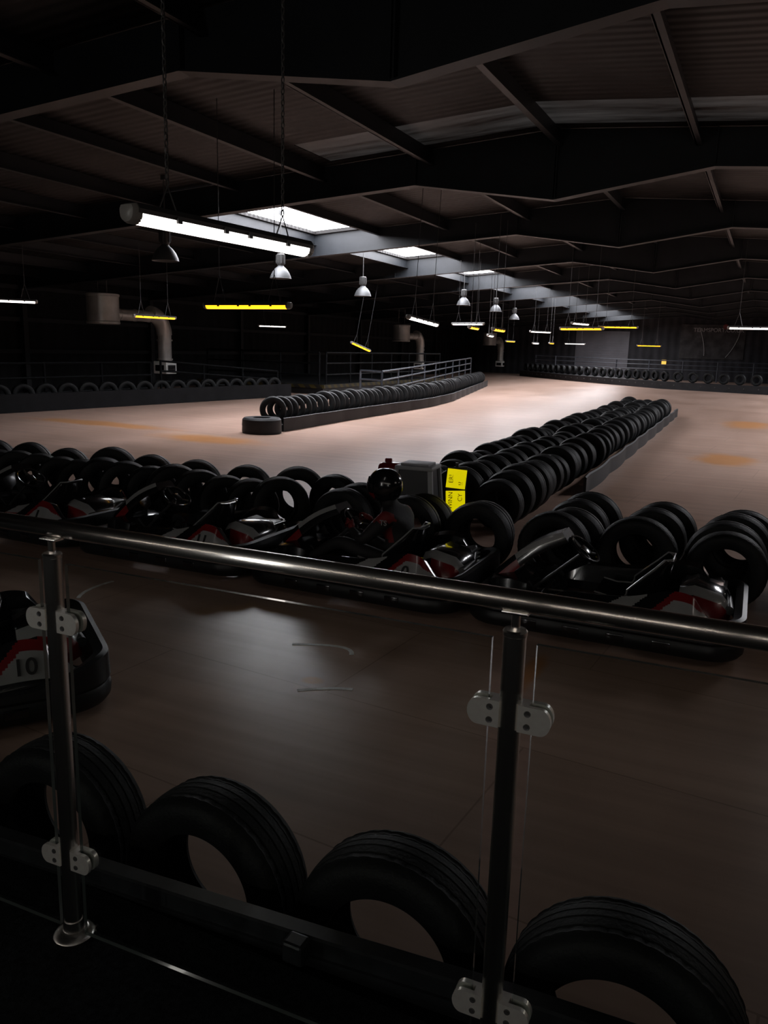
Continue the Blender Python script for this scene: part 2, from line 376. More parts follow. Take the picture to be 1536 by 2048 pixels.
b=B(); b.box((-12.9,Y1-.04,1.9),(4.4,0.06,3.8),'door')
for i in range(18): b.box((-12.9,Y1-.08,0.2+i*.2),(4.3,0.03,0.03),'door')
struct(b.done('door_1',False))
bn=B(); bn.box((-4.3,Y1-.05,3.1),(4.8,0.06,2.7),'banner',bev=0.01); bn=bn.done('wall_banner',False); top(bn,'dark printed wall banner with white web address and red roundel','banner')
RX90=Matrix.Rotation(math.radians(90),3,'X')
text('TEAMSPORT.CO.UK',0.42,'bannerwhite','banner_lettering',bn,loc=(-3.9,Y1-.1,4.0),mat3=RX90)
b=B(); b.lathe([(0.0,0),(0.2,0),(0.2,0.02),(0,0.02)],'red',c=(-3.4,Y1-.12,4.28),axis='Y',n=20); b.done('red_roundel',True,bn)
b=B(); b.tube([(-5.3+0.5*math.sin(i/10*1.6),Y1-.12,4.2-i*.22) for i in range(11)],0.03,'bannerwhite',6); b.done('white_curved_stripe',True,bn)
b=B(); b.tube([(-2.3-0.9*(i/10)**2,Y1-.12,4.3-i*.24) for i in range(11)],0.03,'bannerwhite',6); b.done('white_curved_stripe',True,bn)
b=B(); b.box((-7.8,Y1-.06,1.4),(0.36,0.05,0.36),'ysign',bev=0.01); top(b.done('warning_sign',False),'small illuminated yellow sign on the end wall','sign')
# ------------------------------------------------------------------ tyres
def tyre_mesh(name,n,fine):
    if fine:
        prof=[(0.184,-0.075),(0.188,-0.088),(0.212,-0.098),(0.25,-0.108),(0.278,-0.104),(0.293,-0.092),(0.302,-0.079),(0.306,-0.068)]
        xs=[(-.062,0),(-.050,0),(-.049,-1),(-.045,-1),(-.044,0),(-.018,0),(-.017,-1),(-.012,-1),(-.011,0),(.011,0),(.012,-1),(.017,-1),(.018,0),(.044,0),(.045,-1),(.049,-1),(.050,0),(.062,0)]
        prof+=[(0.310-0.009*(x/.07)**2+g*.003,x) for x,g in xs]
        prof+=[(r_,-h_) for r_,h_ in reversed(prof[:8])]
        prof+=[(0.205,0.066),(0.27,0.085),(0.298,0.05),(0.300,0),(0.298,-0.05),(0.27,-0.085),(0.205,-0.066)]
    else:
        prof=[(0.172,-0.08),(0.200,-0.098),(0.255,-0.108),(0.293,-0.093),(0.306,-0.06),(0.31,-.02),(0.306,-.015),(0.306,.015),(0.31,.02),(0.306,0.06),(0.293,0.093),(0.255,0.108),(0.200,0.098),(0.172,0.08),(0.19,0.066),(0.28,0.08),(0.298,0.0),(0.28,-0.08),(0.19,-0.066)]
    b=B(); b.lathe(prof,'rubber',axis='Y',n=n,loop=True)
    if fine:
        for v in b.bm.verts:
            rr=math.hypot(v.co.x,v.co.z)
            if rr>0.3 and abs(v.co.y)>0.045:
                a=math.atan2(v.co.z,v.co.x); k=int(round(a/(2*math.pi)*n))
                if k%3==0: v.co.x*=0.992; v.co.z*=0.992
    o=b.done(name,True,angle=40); me=o.data; bpy.data.objects.remove(o); return me
TM=tyre_mesh('tyre_detail',120,True); TL=tyre_mesh('tyre_plain',40,False)
ntyre=[0]
def tyre(x,y,z=0,rz=0,tilt=0,spin=None,group='tyres',label='worn black car tyre standing upright in a barrier',fine=False,sc=1.0):
    o=bpy.data.objects.new('tyre',TM if fine else TL); COL.objects.link(o); ntyre[0]+=1
    o.scale=(sc,1,sc)
    o.rotation_euler=Euler((tilt,0,rz),'XYZ'); o.location=(x,y,z+sc*0.31*math.cos(tilt)+0.1*abs(math.sin(tilt)))
    top(o,label,'tyre',group); return o
rs=lambda: random.uniform(.94,1.06)
for x,rz in ((-2.09,.03),(-1.435,-.02),(-0.795,.03),(-0.16,0.02),(0.49,-.04)):
    tyre(x,1.86,0,rz,0,group='tyres along the viewing deck',label='worn black car tyre standing upright beside the viewing deck',fine=True)
g='tyres in the barrier behind the karts'
for k in range(8):
    x=1.27-.7*k
    tyre(x,6.82,0,random.uniform(-.05,.05),random.uniform(-.02,.02),group=g,fine=(k<5),sc=random.uniform(1.0,1.08)) 
    tyre(x+random.uniform(-.06,.12),7.11,0,random.uniform(-.05,.05),0.02,group=g,sc=rs())
for k in range(5):
    x=1.3-.7*k
    tyre(x,7.64,0,random.uniform(-.05,.05),0.02,group=g,sc=rs()); tyre(x+.06,7.91,0,random.uniform(-.05,.05),0,group=g,sc=rs())
tyre(-4.15,7.6,0,-.1,0,group=g)
for k in range(15):
    x=-4.50-.35*k
    tyre(x,7.02+random.uniform(-.02,.02),0,random.uniform(.72,.88),random.uniform(-.06,.06),group=g,sc=rs())
    if k%2==0: tyre(x-.2,7.7+random.uniform(-.05,.05),0,random.uniform(.2,.5),0,group=g,sc=rs())
g='tyres in the track divider'
y=8.6
while y<27.3:
    for ci,cxx in enumerate((-3.66,-3.14,-2.62)):
        tyre(cxx-.017*(y-8.6)+random.uniform(-.03,.03),y+(.225 if ci==1 else 0),0,random.uniform(-.05,.05),random.uniform(-.04,.04),group=g,sc=random.uniform(.86,1.05))
    y+=0.45
def interp(path,step):
    out=[];P=[Vector(q) for q in path]
    carry=0
    for a,c in zip(P[:-1],P[1:]):
        L=(c-a).length; t=carry
        while t<L:
            out.append((a+(c-a)*t/L,(c-a).normalized())); t+=step
        carry=t-L
    return out
isl=[(-10.45,15.78),(-10.65,19.6),(-10.85,25.7),(-11.3,29.0),(-14.6,43.5)]
PZ=0.16
for q,t in interp([(-10.46,16.02)]+isl[1:],0.33):
    tyre(q.x,q.y,PZ,math.atan2(t.y,t.x)-math.pi/2+random.uniform(.40,.54),random.uniform(-.03,.03),group='tyres on the central island',sc=rs())
far=[(-17.8,64.4),(-12,57.5),(-5.4,51.0),(0.2,49.2),(4,48.6)]
for q,t in interp(far,0.9):
    tyre(q.x,q.y+.25,0.42,math.atan2(t.y,t.x),0,group='tyres on the far barrier')
lef=[(-18.75,13.0),(-18.2,18),(-17.75,22.2),(-17.2,27.0)]
for q,t in interp(lef,0.72):
    tyre(q.x-.1,q.y,0.12,math.atan2(t.y,t.x)-.35,0,group='tyres on the side barrier')
def plinth(path,hw,h,name,label,bolts=True,skirt=0,k='skirt'):
    P=[Vector((q[0],q[1],0)) for q in path]; L=[];Rr=[]
    for i,q in enumerate(P):
        t=(P[min(i+1,len(P)-1)]-P[max(i-1,0)]).normalized(); o=Vector((t.y,-t.x,0)); L.append(q-o*hw); Rr.append(q+o*hw)
    loop=Rr[:]
    loop+=list(reversed(L))
    b=B(); b.loft([[v for v in loop],[v+Vector((0,0,h*.93)) for v in loop],[v*1+Vector((0,0,h)) for v in loop]],k)
    if bolts:
        for q,t in interp([(v.x,v.y) for v in Rr],0.8):
            b.box((q.x,q.y,h*.6),(0.05,0.05,0.05),'engine')
    if skirt:
        pp=[]
        for i,(q,t) in enumerate(interp([(v.x,v.y) for v in Rr],0.12)):
            pp.append((q.x+.03*abs(math.sin(i*.23))+.01,q.y,0))
        b.sweep(pp,[(-.012,0.01),(-.012,skirt-.01),(.0,skirt),(.02,skirt-.01),(.02,0.01)],k)
    return top(b.done(name,True,angle=30),label,'barrier')
plinth(isl,0.40,PZ,'track_barrier','black plastic-wrapped kerb carrying the central row of tyres',False,.32)
b=B(); b.lathe([(0,0.0),(0.44,0.0),(0.45,0.05),(0.445,0.16),(.45,.18),(0.44,0.31),(0.40,0.35),(0.2,0.35),(0.18,0.28),(0,0.28)],'skirt',c=(-10.30,15.31,0),n=36)
top(b.done('barrier_end_drum'),'black plastic drum capping the end of the central barrier','barrier')
plinth(far,0.5,0.42,'track_barrier','long black bolted kerb carrying tyres along the end wall')
plinth(lef,0.42,0.12,'track_barrier','black kerb carrying the row of tyres at the track side',False,.50,'skirtdark')
b=B(); path=[]
yy=11.4
while yy<28.3:
    path.append((-2.16+0.035*abs(math.sin(yy*1.6))-0.024*(yy-9.6),yy,0)); yy+=0.1
b.sweep(path,[(-.02,0),(-.02,.25),(.0,.27),(.02,.25),(.02,0)],'skirt'); top(b.done('barrier_skirt'),'black plastic skirt along the track divider tyres','barrier')
# ------------------------------------------------------------------ guard rails
def guard(pts,name,label,k,h=0.9,base=0.0,step=1.9,rad=0.035,rails=(1.0,0.66,0.3)):
    b=B(); P=[Vector(q) for q in pts]
    for fr in rails: b.tube([q+Vector((0,0,h*fr)) for q in P],rad,k,8)
    for a,c in zip(P[:-1],P[1:]):
        n=max(1,int((c-a).length/step))
        for i in range(n+1):
            q=a+(c-a)*i/n; b.tube([q-Vector((0,0,base)),q+Vector((0,0,h))],rad*1.15,k,8)
    return top(b.done(name),label,'railing')
guard([(-13.2,25.9,0.25),(-12.2,25.6,0.25),(-13.4,31,0.3),(-14.6,38,0.45),(-15.9,45.5,0.6)],'guard_rail','grey tubular guard rail behind the central tyre island','rail',0.9,.3)
guard([(-17.6,66.5,0.7),(-11,66.5,0.6),(4,66.5,0.6)],'guard_rail','grey tubular guard rail along the end wall','rail',0.95,.7,2.4,0.04)
guard([(-15.2,63.5,0.7),(-17.5,66.2,0.8)],'guard_rail','grey sloping guard rail beside the far barrier','rail',0.95,.8,2.4,0.04)
guard([(-19.6,13,0),(-19.4,22,0)],'guard_rail','dark guard rail behind the side barrier','darkrail',1.25,0)
guard([(-19.3,22.4,0.3),(-18.2,28.2,-.1)],'guard_rail','dark sloping handrail on the side ramp','darkrail',1.0,0)
guard([(-16.7,29.6,0.4),(-16.7,42.5,0.4)],'guard_rail','dark guard rail on the side platform','darkrail',1.3,0)
guard([(-22.5,29.2,0.4),(-16.8,29.2,0.4)],'guard_rail','dark guard rail on the platform front edge','darkrail',1.3,0)
# ------------------------------------------------------------------ light fittings
def fitting(name,k,Lg):
    e=empty(name)
    b=B(); sec=[(-.052,.0),(-.056,.02),(-.042,.045),(.042,.045),(.056,.02),(.052,.0)]
    h=Lg/2
    b.loft([[(x,y_,z_) for y_,z_ in sec] for x in (-h+.04,h-.04)],'housing')
    for x in (-h+.3,-.1,.1,h-.3): b.box((x,.056,.0),(.03,.012,.03),'housing'); b.box((x,-.056,.0),(.03,.012,.03),'housing')
    b.done('housing',True,e)
    b=B(); sec=[(-.048,.0)]+[(-.048*math.cos(a),-.045*math.sin(a)-.004) for a in [math.pi*i/10 for i in range(11)]]+[(.048,.0)]
    b.loft([[(x,y_,z_) for y_,z_ in sec] for x in (-h+.06,h-.06)],k); b.done('diffuser',True,e)
    for sgn in (-1,1):
        b=B(); rings=[]
        for t,sc in ((0,1.0),(.035,1.0),(.055,.85),(.065,.5)):
            x=sgn*(h-.065+t)
            rings.append([(x,y_*sc,(z_)*sc) for y_,z_ in [(.051,.02),(.040,.040),(-.040,.040),(-.051,.02)]+[(-.050*math.cos(a),-.050*math.sin(a)) for a in [math.pi*i/8 for i in range(9)]]])
        b.loft(rings,'cap'); b.done('end_cap',True,e)
    return e
def hang(e,Lg,zt,detail=False):
    for sgn in (-1,1):
        b=B(); x=sgn*(Lg/2-.28)
        hgt=zt-e.location.z
        if detail:
            b.tube([(x-.06,0,.045),(x,0,.16),(x+.06,0,.045)],.004,'chain',6)
            z_=.16; i=0
            while z_<hgt:
                pts=[]
                for a in [2*math.pi*j/10 for j in range(10)]:
                    u=.009*math.cos(a); v=.019*math.sin(a)
                    pts.append((x+(u if i%2 else 0),(0 if i%2 else u),z_+v+.015))
                b.tube(pts,.0035,'chain',5,loop=True); z_+=.03; i+=1
        else:
            b.tube([(x-.1,0,.045),(x,0,.4)],.006,'chain',5); b.tube([(x+.1,0,.045),(x,0,.4)],.006,'chain',5)
            b.tube([(x,0,.4),(x,0,hgt)],.006,'chain',5)
        b.done('chain',True,e)
LT=[ # x,y,z,ang,kind,len,pitch
(-2.72,3.75,2.58,86,'w',1.5,0),(-16.8,14.0,2.85,50,'w',1.5,0),(-6.5,9.3,2.50,-4,'y',1.5,0),(-15.4,17.7,2.64,82,'y',1.5,0),
(-20.8,31.8,2.8,47,'w',1.35,0),(-14.08,27.6,1.985,79,'y',1.26,-14.5),(-6.3,15.05,2.53,86,'w',1.35,-4.5),(-9.4,26.4,2.85,-19,'w',1.4,0),
(-6.2,19.7,2.5,97,'y',1.5,0),(-7.1,20.4,2.56,100,'y',1.4,0),(-9.1,28,2.5,101,'w',1.4,0),(-9.9,38,2.9,60,'w',1.4,0),
(-14,46.9,2.53,86,'y',1.5,0),(-12.5,47,2.45,92,'w',1.5,0),(-10.9,44.3,2.45,95,'y',1.5,0),(-4.8,22.8,2.65,-26,'y',1.5,0),
(-12.8,59,2.6,1,'w',1.5,0),(-5.4,32.3,3.0,2,'y',1.5,0),(-6.2,29.2,3.0,75,'w',1.3,0),(-6.5,50,2.5,10,'y',1.4,0),
(-0.43,25,2.8,2,'w',1.5,0),
(5.5,10,2.8,80,'n',1.5,0),(6.5,20,2.8,10,'n',1.5,0),(5,34,2.8,5,'n',1.5,0),(3.2,5.0,2.7,70,'n',1.5,0),  # unseen battens added to light the right-hand floor
(-5.4,-4.0,3.3,0,'n',1.5,0),(-3.8,-4.0,3.3,0,'n',1.5,0),(-2.2,-4.0,3.3,0,'n',1.5,0),(-.6,-4.0,3.3,0,'n',1.5,0),(1.0,-4.0,3.3,0,'n',1.5,0),(2.6,-4.0,3.3,0,'n',1.5,0),(4.2,-4.0,3.3,0,'n',1.5,0)]  # unseen row behind the camera, added for the handrail highlight
for i,(x,y,z,a,k,Lg,pit) in enumerate(LT):
    e=fitting('hanging_strip_light',{'w':'white_tube','y':'yellow_tube','n':'white_tube_added'}[k],Lg)  # kind 'n' are the added unseen battens
    e.location=(x,y,z)
    hang(e,Lg,zroof(x)-.3,i==0)
    e.rotation_euler=Euler((0,math.radians(-pit),math.radians(a)),'XYZ')
    top(e,('white fluorescent batten hanging from the roof on two chains' if k!='y' else 'yellow-sleeved fluorescent batten hanging on two chains') if pit>-10 else 'yellow-sleeved fluorescent batten hanging crooked on its chains','light','hanging strip lights')
def dome():
    e=empty('high_bay_lamp')
    b=B(); b.lathe([(0.0,.2),(.07,.2),(.09,.17),(.15,.12),(.21,.04),(.25,-.05),(.262,-.1),(.268,-.105),(.262,-.11),(.255,-.1),(.243,-.05),(.2,.035),(.14,.11),(.08,.16),(0,.165)],'alu',n=36); b.done('lamp_shade',True,e)
    b=B(); b.lathe([(0,.48),(.08,.48),(.1,.46),(.1,.24),(.075,.2),(0,.2)],'housing',n=20)
    for i in range(8): b.box((.105*math.cos(i*.785),.105*math.sin(i*.785),.35),(.02,.02,.2),'housing')
    b.done('ballast_housing',True,e)
    b=B(); b.tube([(0,0,.48),(0,0,1.5)],.012,'housing',8); b.box((0,0,1.45),(.1,.05,.1),'housing'); b.done('hanger_rod',True,e)
    return e
D0=dome(); dl=[(-11.0,13,3.65),(-11.2,17.5,3.7),(-11.7,23,3.64),(-10.9,30,3.76),(-11.2,35,3.77),(-12.1,41,3.66)]
D0.location=dl[0]; top(D0,'spun aluminium high-bay dome lamp hanging unlit from the roof','lamp','high bay lamps')
for q in dl[1:]: copytree(D0,q)
def heater():
    e=empty('warm_air_heater')
    b=B(); b.lathe([(0,-.5),(.52,-.5),(.55,-.48),(.55,-.42),(.53,-.4),(.53,.4),(.55,.42),(.55,.48),(.5,.5),(0,.5)],'galv',n=40)
    b.tube([(.2,.0,.5),(.2,0,1.4)],.02,'chain',6); b.tube([(-.2,.0,.5),(-.2,0,1.4)],.02,'chain',6); b.done('heater_drum',True,e)
    b=B(); b.tube([(0,.5,-.15),(0,.9,-.15),(0,2.3,-.15)],.2,'galv',20)
    for y_ in (.7,1.5,2.2): b.tube([(0,y_,-.15),(0,y_+.05,-.15)],.215,'galv',20)
    b.done('flue_duct',True,e)
    b=B(); b.tube([(0,2.3+.75*math.sin(t),-.15-.75*(1-math.cos(t))+.1) for t in [math.pi/2*i/8 for i in range(9)]],.28,'galv',20); b.done('elbow_duct',True,e)
    b=B(); b.tube([(0,3.05,-.75),(0,3.05,-1.75)],.25,'galv',24)
    for z_ in (-.95,-1.65): b.tube([(0,3.05,z_),(0,3.05,z_-.06)],.29,'galv',24)
    b.done('down_pipe',True,e)
    b=B(); b.box((0,3.05,-1.98),(.6,.6,.46),'pale',bev=.03); b.box((.31,3.05,-2.0),(.02,.4,.22),'blackgloss'); b.box((0.0,2.74,-2.0),(.4,.02,.22),'blackgloss'); b.done('outlet_box',True,e)
    return e
H0=heater(); H0.location=(-20.5,21,3.0); top(H0,'galvanised ducted warm air heater with elbow and outlet box','heater','ducted heaters')
for q in ((-20.5,45.6,2.85),(-20.5,63.0,2.85)): copytree(H0,q)
# ------------------------------------------------------------------ balustrade
ZR=1.553
yc=lambda x: 1.385+.033*x
hr=B(); hr.tube([(-2.5,0,0),(2.5,0,0)],.0205,'steelrail',32); hr=hr.done('handrail'); hr.location=(-.6,1.378-.6*.018,ZR); hr.rotation_euler=(0,0,.018); top(hr,'polished round steel handrail along the glass balustrade','handrail')
def post(x,y):
    e=empty('balustrade_post',(x,y,DZ),.03)
    b=B(); b.lathe([(0,0.0),(.0215,0),(.0215,1.035),(.023,1.037),(.023,1.044),(.02,1.048),(0,1.048)],'steel',n=32); b.done('post_tube',True,e)
    b=B(); b.tube([(0,0,1.04),(0,0,1.082)],.0085,'steel',16); b.box((0,0,1.081),(.05,.03,.006),'steel',bev=.002); b.done('rail_saddle',True,e)
    b=B(); b.lathe([(0,0),(.052,0),(.052,.008),(.044,.018),(.028,.024),(.024,.05),(0,.05)],'steel',n=36); b.done('base_flange',True,e)
    for zc in (.88,.235):
        for sg in (-1,1):
            b=B()
            hh=.0265
            ring=[(0,-hh),(.032,-hh),(.042,-hh)]+[(.042+.020*math.sin(a),-hh*math.cos(a)) for a in [math.pi*i/12 for i in range(1,12)]]+[(.042,hh),(.032,hh),(0,hh)]
            for y0_,y1_ in ((-.019,-.007),(.007,.019)):
                b.loft([[(sg*(.018+u),y0_+(.002 if y0_<0 else 0),zc+v) for u,v in ring],[(sg*(.018+u),y1_,zc+v) for u,v in ring]],'steel2')
            b.box((sg*.026,0,zc),(.02,.014,hh*2),'steel2')
            c=b.done('glass_clamp',True,e,)
            b=B()
            for zz in (-.013,.013):
                b.lathe([(.0,-.0205),(.0025,-.0205),(.003,-.019),(.0055,-.0195),(.0065,-.018),(.0065,-.016)],'chain',c=(sg*.036,0,zc+zz),axis='Y',n=14)
            b.done('clamp_screw',True,c)
    return e
PX=[-2.60,-1.497,-.368,.74]
for i,x in enumerate(PX):
    e=post(x,yc(x)); top(e,'brushed steel balustrade post with glass clamps and round base','post','balustrade posts')
for i in range(3):
    x0=PX[i]+.042; x1=PX[i+1]-.042
    b=B(); z0,z1=DZ+.02,1.475
    def q(x,s,z): return (x,yc(x)+s*.005,z)
    b.loft([[q(x0,-1,z0),q(x1,-1,z0)],[q(x0,-1,z1),q(x1,-1,z1)]],'glass',closed=False)
    b.loft([[q(x0,1,z0),q(x1,1,z0)],[q(x0,1,z1),q(x1,1,z1)]],'glass',closed=False)
    ring=[(x0,z0),(x1,z0),(x1,z1),(x0,z1)]
    b.loft([[q(x,-1,z) for x,z in ring],[q(x,1,z) for x,z in ring]],'glassedge',cap=False)
    top(b.done('glass_panel',False),'clear glass balustrade panel clamped between steel posts','glass panel','balustrade panels')
b=B(); pth=[(-3.2,1.44,DZ),(-2.0,1.51,DZ),(-.86,1.59,DZ),(-.39,1.63,DZ),(2,1.74,DZ)]
b.sweep([Vector(q_) for q_ in pth],[(-.03,-.45),(-.03,.045),(-.024,.05),(.02,.05),(.026,.045),(.026,.0),(.035,-.0),(.035,-.45)],'edge')
b.box((-.93,1.53,DZ+.03),(.06,.05,.06),'edge',bev=.008)
trim(b)
# ------------------------------------------------------------------ kart
def rrect(hx,hy,rad,n=8,z=0):
    pts=[]
    for cx_,cy_,a0 in ((hx-rad,hy-rad,0),(-hx+rad,hy-rad,90),(-hx+rad,-hy+rad,180),(hx-rad,-hy+rad,270)):
        for i in range(n+1):
            a=math.radians(a0+90*i/n); pts.append((cx_+rad*math.cos(a),cy_+rad*math.sin(a),z))
    return pts
def kart(num):
    e=empty('go_kart')
    b=B()
    path=[]
    P=[Vector(q_) for q_ in rrect(.90,.60,.20)]
    for a,c in zip(P,P[1:]+P[:1]):
        L=(c-a).length; n=max(1,int(L/.08))
        for i in range(n): path.append(a+(c-a)*i/n)
    rings=[];m=len(path)
    for i,q_ in enumerate(path):
        t=(path[(i+1)%m]-path[i-1]).normalized(); o=Vector((t.y,-t.x,0))
        rear=max(0,min(1,(-q_.x-.55)/.3)); ht=.22+.10*rear
        pr=[(-.03,.05),(.035,.045),(.055,.07),(.06,.12),(.045,.15),(.058,.17),(.05,ht-.01),(.02,ht),(-.03,ht-.02)]
        rings.append([q_+o*a+Vector((0,0,c)) for a,c in pr])
    b.loft(rings,'plastic',loop=True)
    for x in (-.45,-.15,.15,.45):
        for s_ in (-1,1): b.box((x,s_*.655,.11),(.12,.02,.05),'blackgloss',bev=.006)
    b.done('wrap_bumper',True,e)
    b=B(); b.box((.1,0,.06),(1.5,.62,.015),'dgrey')
    for s_ in (-1,1): b.tube([(.85,s_*.2,.09),(.5,s_*.3,.09),(-.85,s_*.33,.09)],.016,'engine',8)
    b.tube([(-.5,-.5,.14),(-.5,.5,.14)],.02,'engine',10); b.tube([(.52,-.45,.13),(.52,.45,.13)],.014,'engine',8)
    b.tube([(.8,-.25,.12),(.85,-.12,.3),(.85,.12,.3),(.8,.25,.12)],.014,'engine',8)
    b.done('chassis_frame',True,e)
    for x,s_,R,W in ((.52,1,.13,.11),(.52,-1,.13,.11),(-.5,1,.14,.17),(-.5,-1,.14,.17)):
        b=B(); b.lathe([(R*.5,-W*.42),(R*.8,-W*.5),(R*.97,-W*.42),(R,-W*.2),(R,W*.2),(R*.97,W*.42),(R*.8,W*.5),(R*.5,W*.42)],'rubber',c=(x,s_*.44,R),axis='Y',n=28,loop=True); wl=b.done('wheel',True,e)
        b=B(); b.lathe([(0,-W*.2),(R*.2,-W*.2),(R*.25,-W*.1),(R*.45,-W*.12),(R*.52,-W*.4),(R*.52,W*.4),(R*.45,W*.12),(R*.25,W*.1),(R*.2,W*.25),(0,W*.25)],'engine',c=(x,s_*.44,R),axis='Y',n=20); b.done('wheel_hub',True,wl)
    b=B(); rings=[]
    for x,hw,z0,z1 in ((.92,.16,.18,.22),(.86,.25,.14,.3),(.7,.3,.12,.33),(.58,.26,.14,.30)):
        rings.append([(x,-hw,z0),(x,-hw*.9,z1-.03),(x,-hw*.5,z1),(x,hw*.5,z1),(x,hw*.9,z1-.03),(x,hw,z0)])
    b.loft(rings,'blackgloss'); b.done('nose_cone',True,e)
    b=B(); rings=[]
    for t in [i/10 for i in range(11)]:
        x=.84-.50*t; z=.28+.36*t+.05*math.sin(math.pi*t); hw=.17-.05*t; th_=.05-.02*t
        rings.append([(x-.03,-hw,z-th_*1.3),(x,-hw,z),(x+.02,-hw*.85,z+.03),(x+.025,hw*.85,z+.03),(x,hw,z),(x-.03,hw,z-th_*1.3)])
    F=b.loft(rings,'blackgloss')
    n=6
    for i,fc in enumerate(F[:60]):
        seg=i//n; s_=i%n
        if s_ in (1,3) and seg>2: fc.material_index=b.mi('white')
        if s_ in (0,4) and seg<3: fc.material_index=b.mi('red')
    b.done('front_fairing',True,e,angle=50)
    rot=Matrix.Rotation(math.radians(-38),3,'Y')
    c=Vector((.20,0,.53))
    b=B(); b.tube([c+rot@Vector((.14*math.cos(a)*(.85 if math.cos(a)<-.5 else 1),.15*math.sin(a),0)) for a in [2*math.pi*i/32 for i in range(32)]],.014,'blackgloss',10,loop=True)
    for a in (0,2.2,-2.2): b.tube([c+rot@Vector((0,0,-.02)),c+rot@Vector((.135*math.cos(a),.14*math.sin(a),0))],[.016,.009],'engine',8)
    b.box(tuple(c),(.09,.09,.025),'blackgloss',rot=rot,bev=.01); sw=b.done('steering_wheel',True,e)
    b=B(); b.tube([c+rot@Vector((0,0,-.02)),(.62,0,.14)],.014,'engine',8); b.done('steering_column',True,e)
    b=B(); spine=[(.12,.20),(.02,.15),(-.12,.11),(-.24,.13),(-.32,.22),(-.37,.34),(-.41,.46),(-.43,.55)]
    rings=[];edgeL=[];edgeR=[]
    for i,(x,z) in enumerate(spine):
        a=spine[max(0,i-1)];c2=spine[min(len(spine)-1,i+1)]
        t=Vector((c2[0]-a[0],0,c2[1]-a[1])).normalized(); nrm=Vector((-t.z,0,t.x))*(-1)
        if nrm.z<0 and i<4: nrm=-nrm
        if i>=4 and nrm.x<0: nrm=-nrm
        w_=.21 if i<5 else .21-.025*(i-4)
        side=[.09,.12,.16,.19,.2,.16,.1,.05][i]
        ring=[]
        for j in range(13):
            v=-1+2*j/12
            ring.append(Vector((x,0,z))+Vector((0,v*w_,0))+nrm*side*abs(v)**3)
        back=[q_-nrm*.022 for q_ in reversed(ring)]
        rings.append(ring+back); edgeL.append(ring[0]); edgeR.append(ring[-1])
    b.loft(rings,'blackgloss')
    st=b.done('seat',True,e,angle=60)
    b=B(); b.tube(edgeL+[Vector((-.435,v,.565)) for v in (-.1,0,.1)]+list(reversed(edgeR)),.006,'white',8); b.done('seat_piping',True,st)
    for s_ in (-1,1):
        b=B(); nx,nz=88,28; rings=[]
        for i in range(nx+1):
            u=i/nx; x=-.80+1.25*u
            hgt=.11+.11*math.exp(-((u-.22)/.2)**2)+.03*math.sin(math.pi*u)
            endr=min(1,math.sin(math.pi*min(max(u,.02),.98))*2.2)
            ring=[]
            for j in range(nz+1):
                v=j/nz
                yy_=.60-.13*v**1.3-.04*(1-endr); zz_=.20+hgt*v*endr
                ring.append((x,s_*yy_,zz_))
            ring+= [(x,s_*(.40),.20+hgt*endr*.9),(x,s_*.38,.18),(x,s_*.58,.17)]
            rings.append(ring)
        F=b.loft(rings,'blackgloss'); npr=nz+4
        for idx,fc in enumerate(F[:nx*npr]):
            i=idx//npr; j=idx%npr
            if j>=nz: continue
            u=(i+.5)/nx; v=(j+.5)/nz
            k='blackgloss'
            d=u+.22*v
            if .14<d<.42 and v>.2: k='white'
            if .42<=d<.47: k='red'
            if .47<=d<.60: k='blackgloss'
            if .60<=d<.74: k='red' if v<.6 else 'white'
            if .10<d<=.14: k='red'
            if .30<d<.42 and v>.8: k='red'
            fc.material_index=b.mi(k)
        pod=b.done('side_pod',True,e,angle=50)
        if num and s_==1:
            ang=math.atan2(.13,.24)
            up=Vector((0,-math.sin(ang),math.cos(ang))); rt=Vector((-1,0,0)); 
            nn=rt.cross(up)
            m3=Matrix((rt,up,nn)).transposed()
            text(num,.125,'ink','race_number',pod,.003,loc=(-.51,.560,.315),mat3=m3)
    b=B(); b.box((-.66,-.22,.24),(.26,.24,.24),'engine',bev=.02)
    for i in range(6): b.box((-.66,-.22,.17+i*.035),(.29,.27,.01),'engine')
    b.tube([(-.6,-.3,.3),(-.75,-.35,.34),(-.82,-.1,.28),(-.84,.2,.28)],.03,'engine',12)
    b.done('engine',True,e)
    b=B(); rings=[]
    for x,hw,z1 in ((-.84,.2,.3),(-.78,.27,.38),(-.6,.28,.42),(-.5,.22,.38)):
        rings.append([(x,-hw,.2),(x,-hw*.9,z1-.05),(x,-hw*.6,z1),(x,hw*.6,z1),(x,hw*.9,z1-.05),(x,hw,.2)])
    F=b.loft(rings,'blackgloss')
    for i,fc in enumerate(F[:18]):
        if i%6 in (1,3): fc.material_index=b.mi('white')
        if i%6 in (0,4) and i<12: fc.material_index=b.mi('red')
    b.done('engine_cover',True,e,angle=50)
    return e
klab={'':'black rental go-kart with red and white side pods','0':'black rental go-kart numbered 0 with a seated driver','11':'black rental go-kart numbered 11 with red and white pods','1':'black rental go-kart numbered 1 with red and white pods','10':'black rental go-kart numbered 10 parked beside the deck'}
for num,x,y,rz in (('',-.90,5.99,math.pi+.01),('0',-2.85,5.98,math.pi-.01),('11',-4.80,5.98,math.pi+.01),('1',-6.75,5.98,math.pi-.01),('10',-4.07,2.66,math.radians(-126))):
    k=kart(num); k.location=(x,y,0); k.rotation_euler=(0,0,rz); top(k,klab[num],'go-kart','parked go-karts')
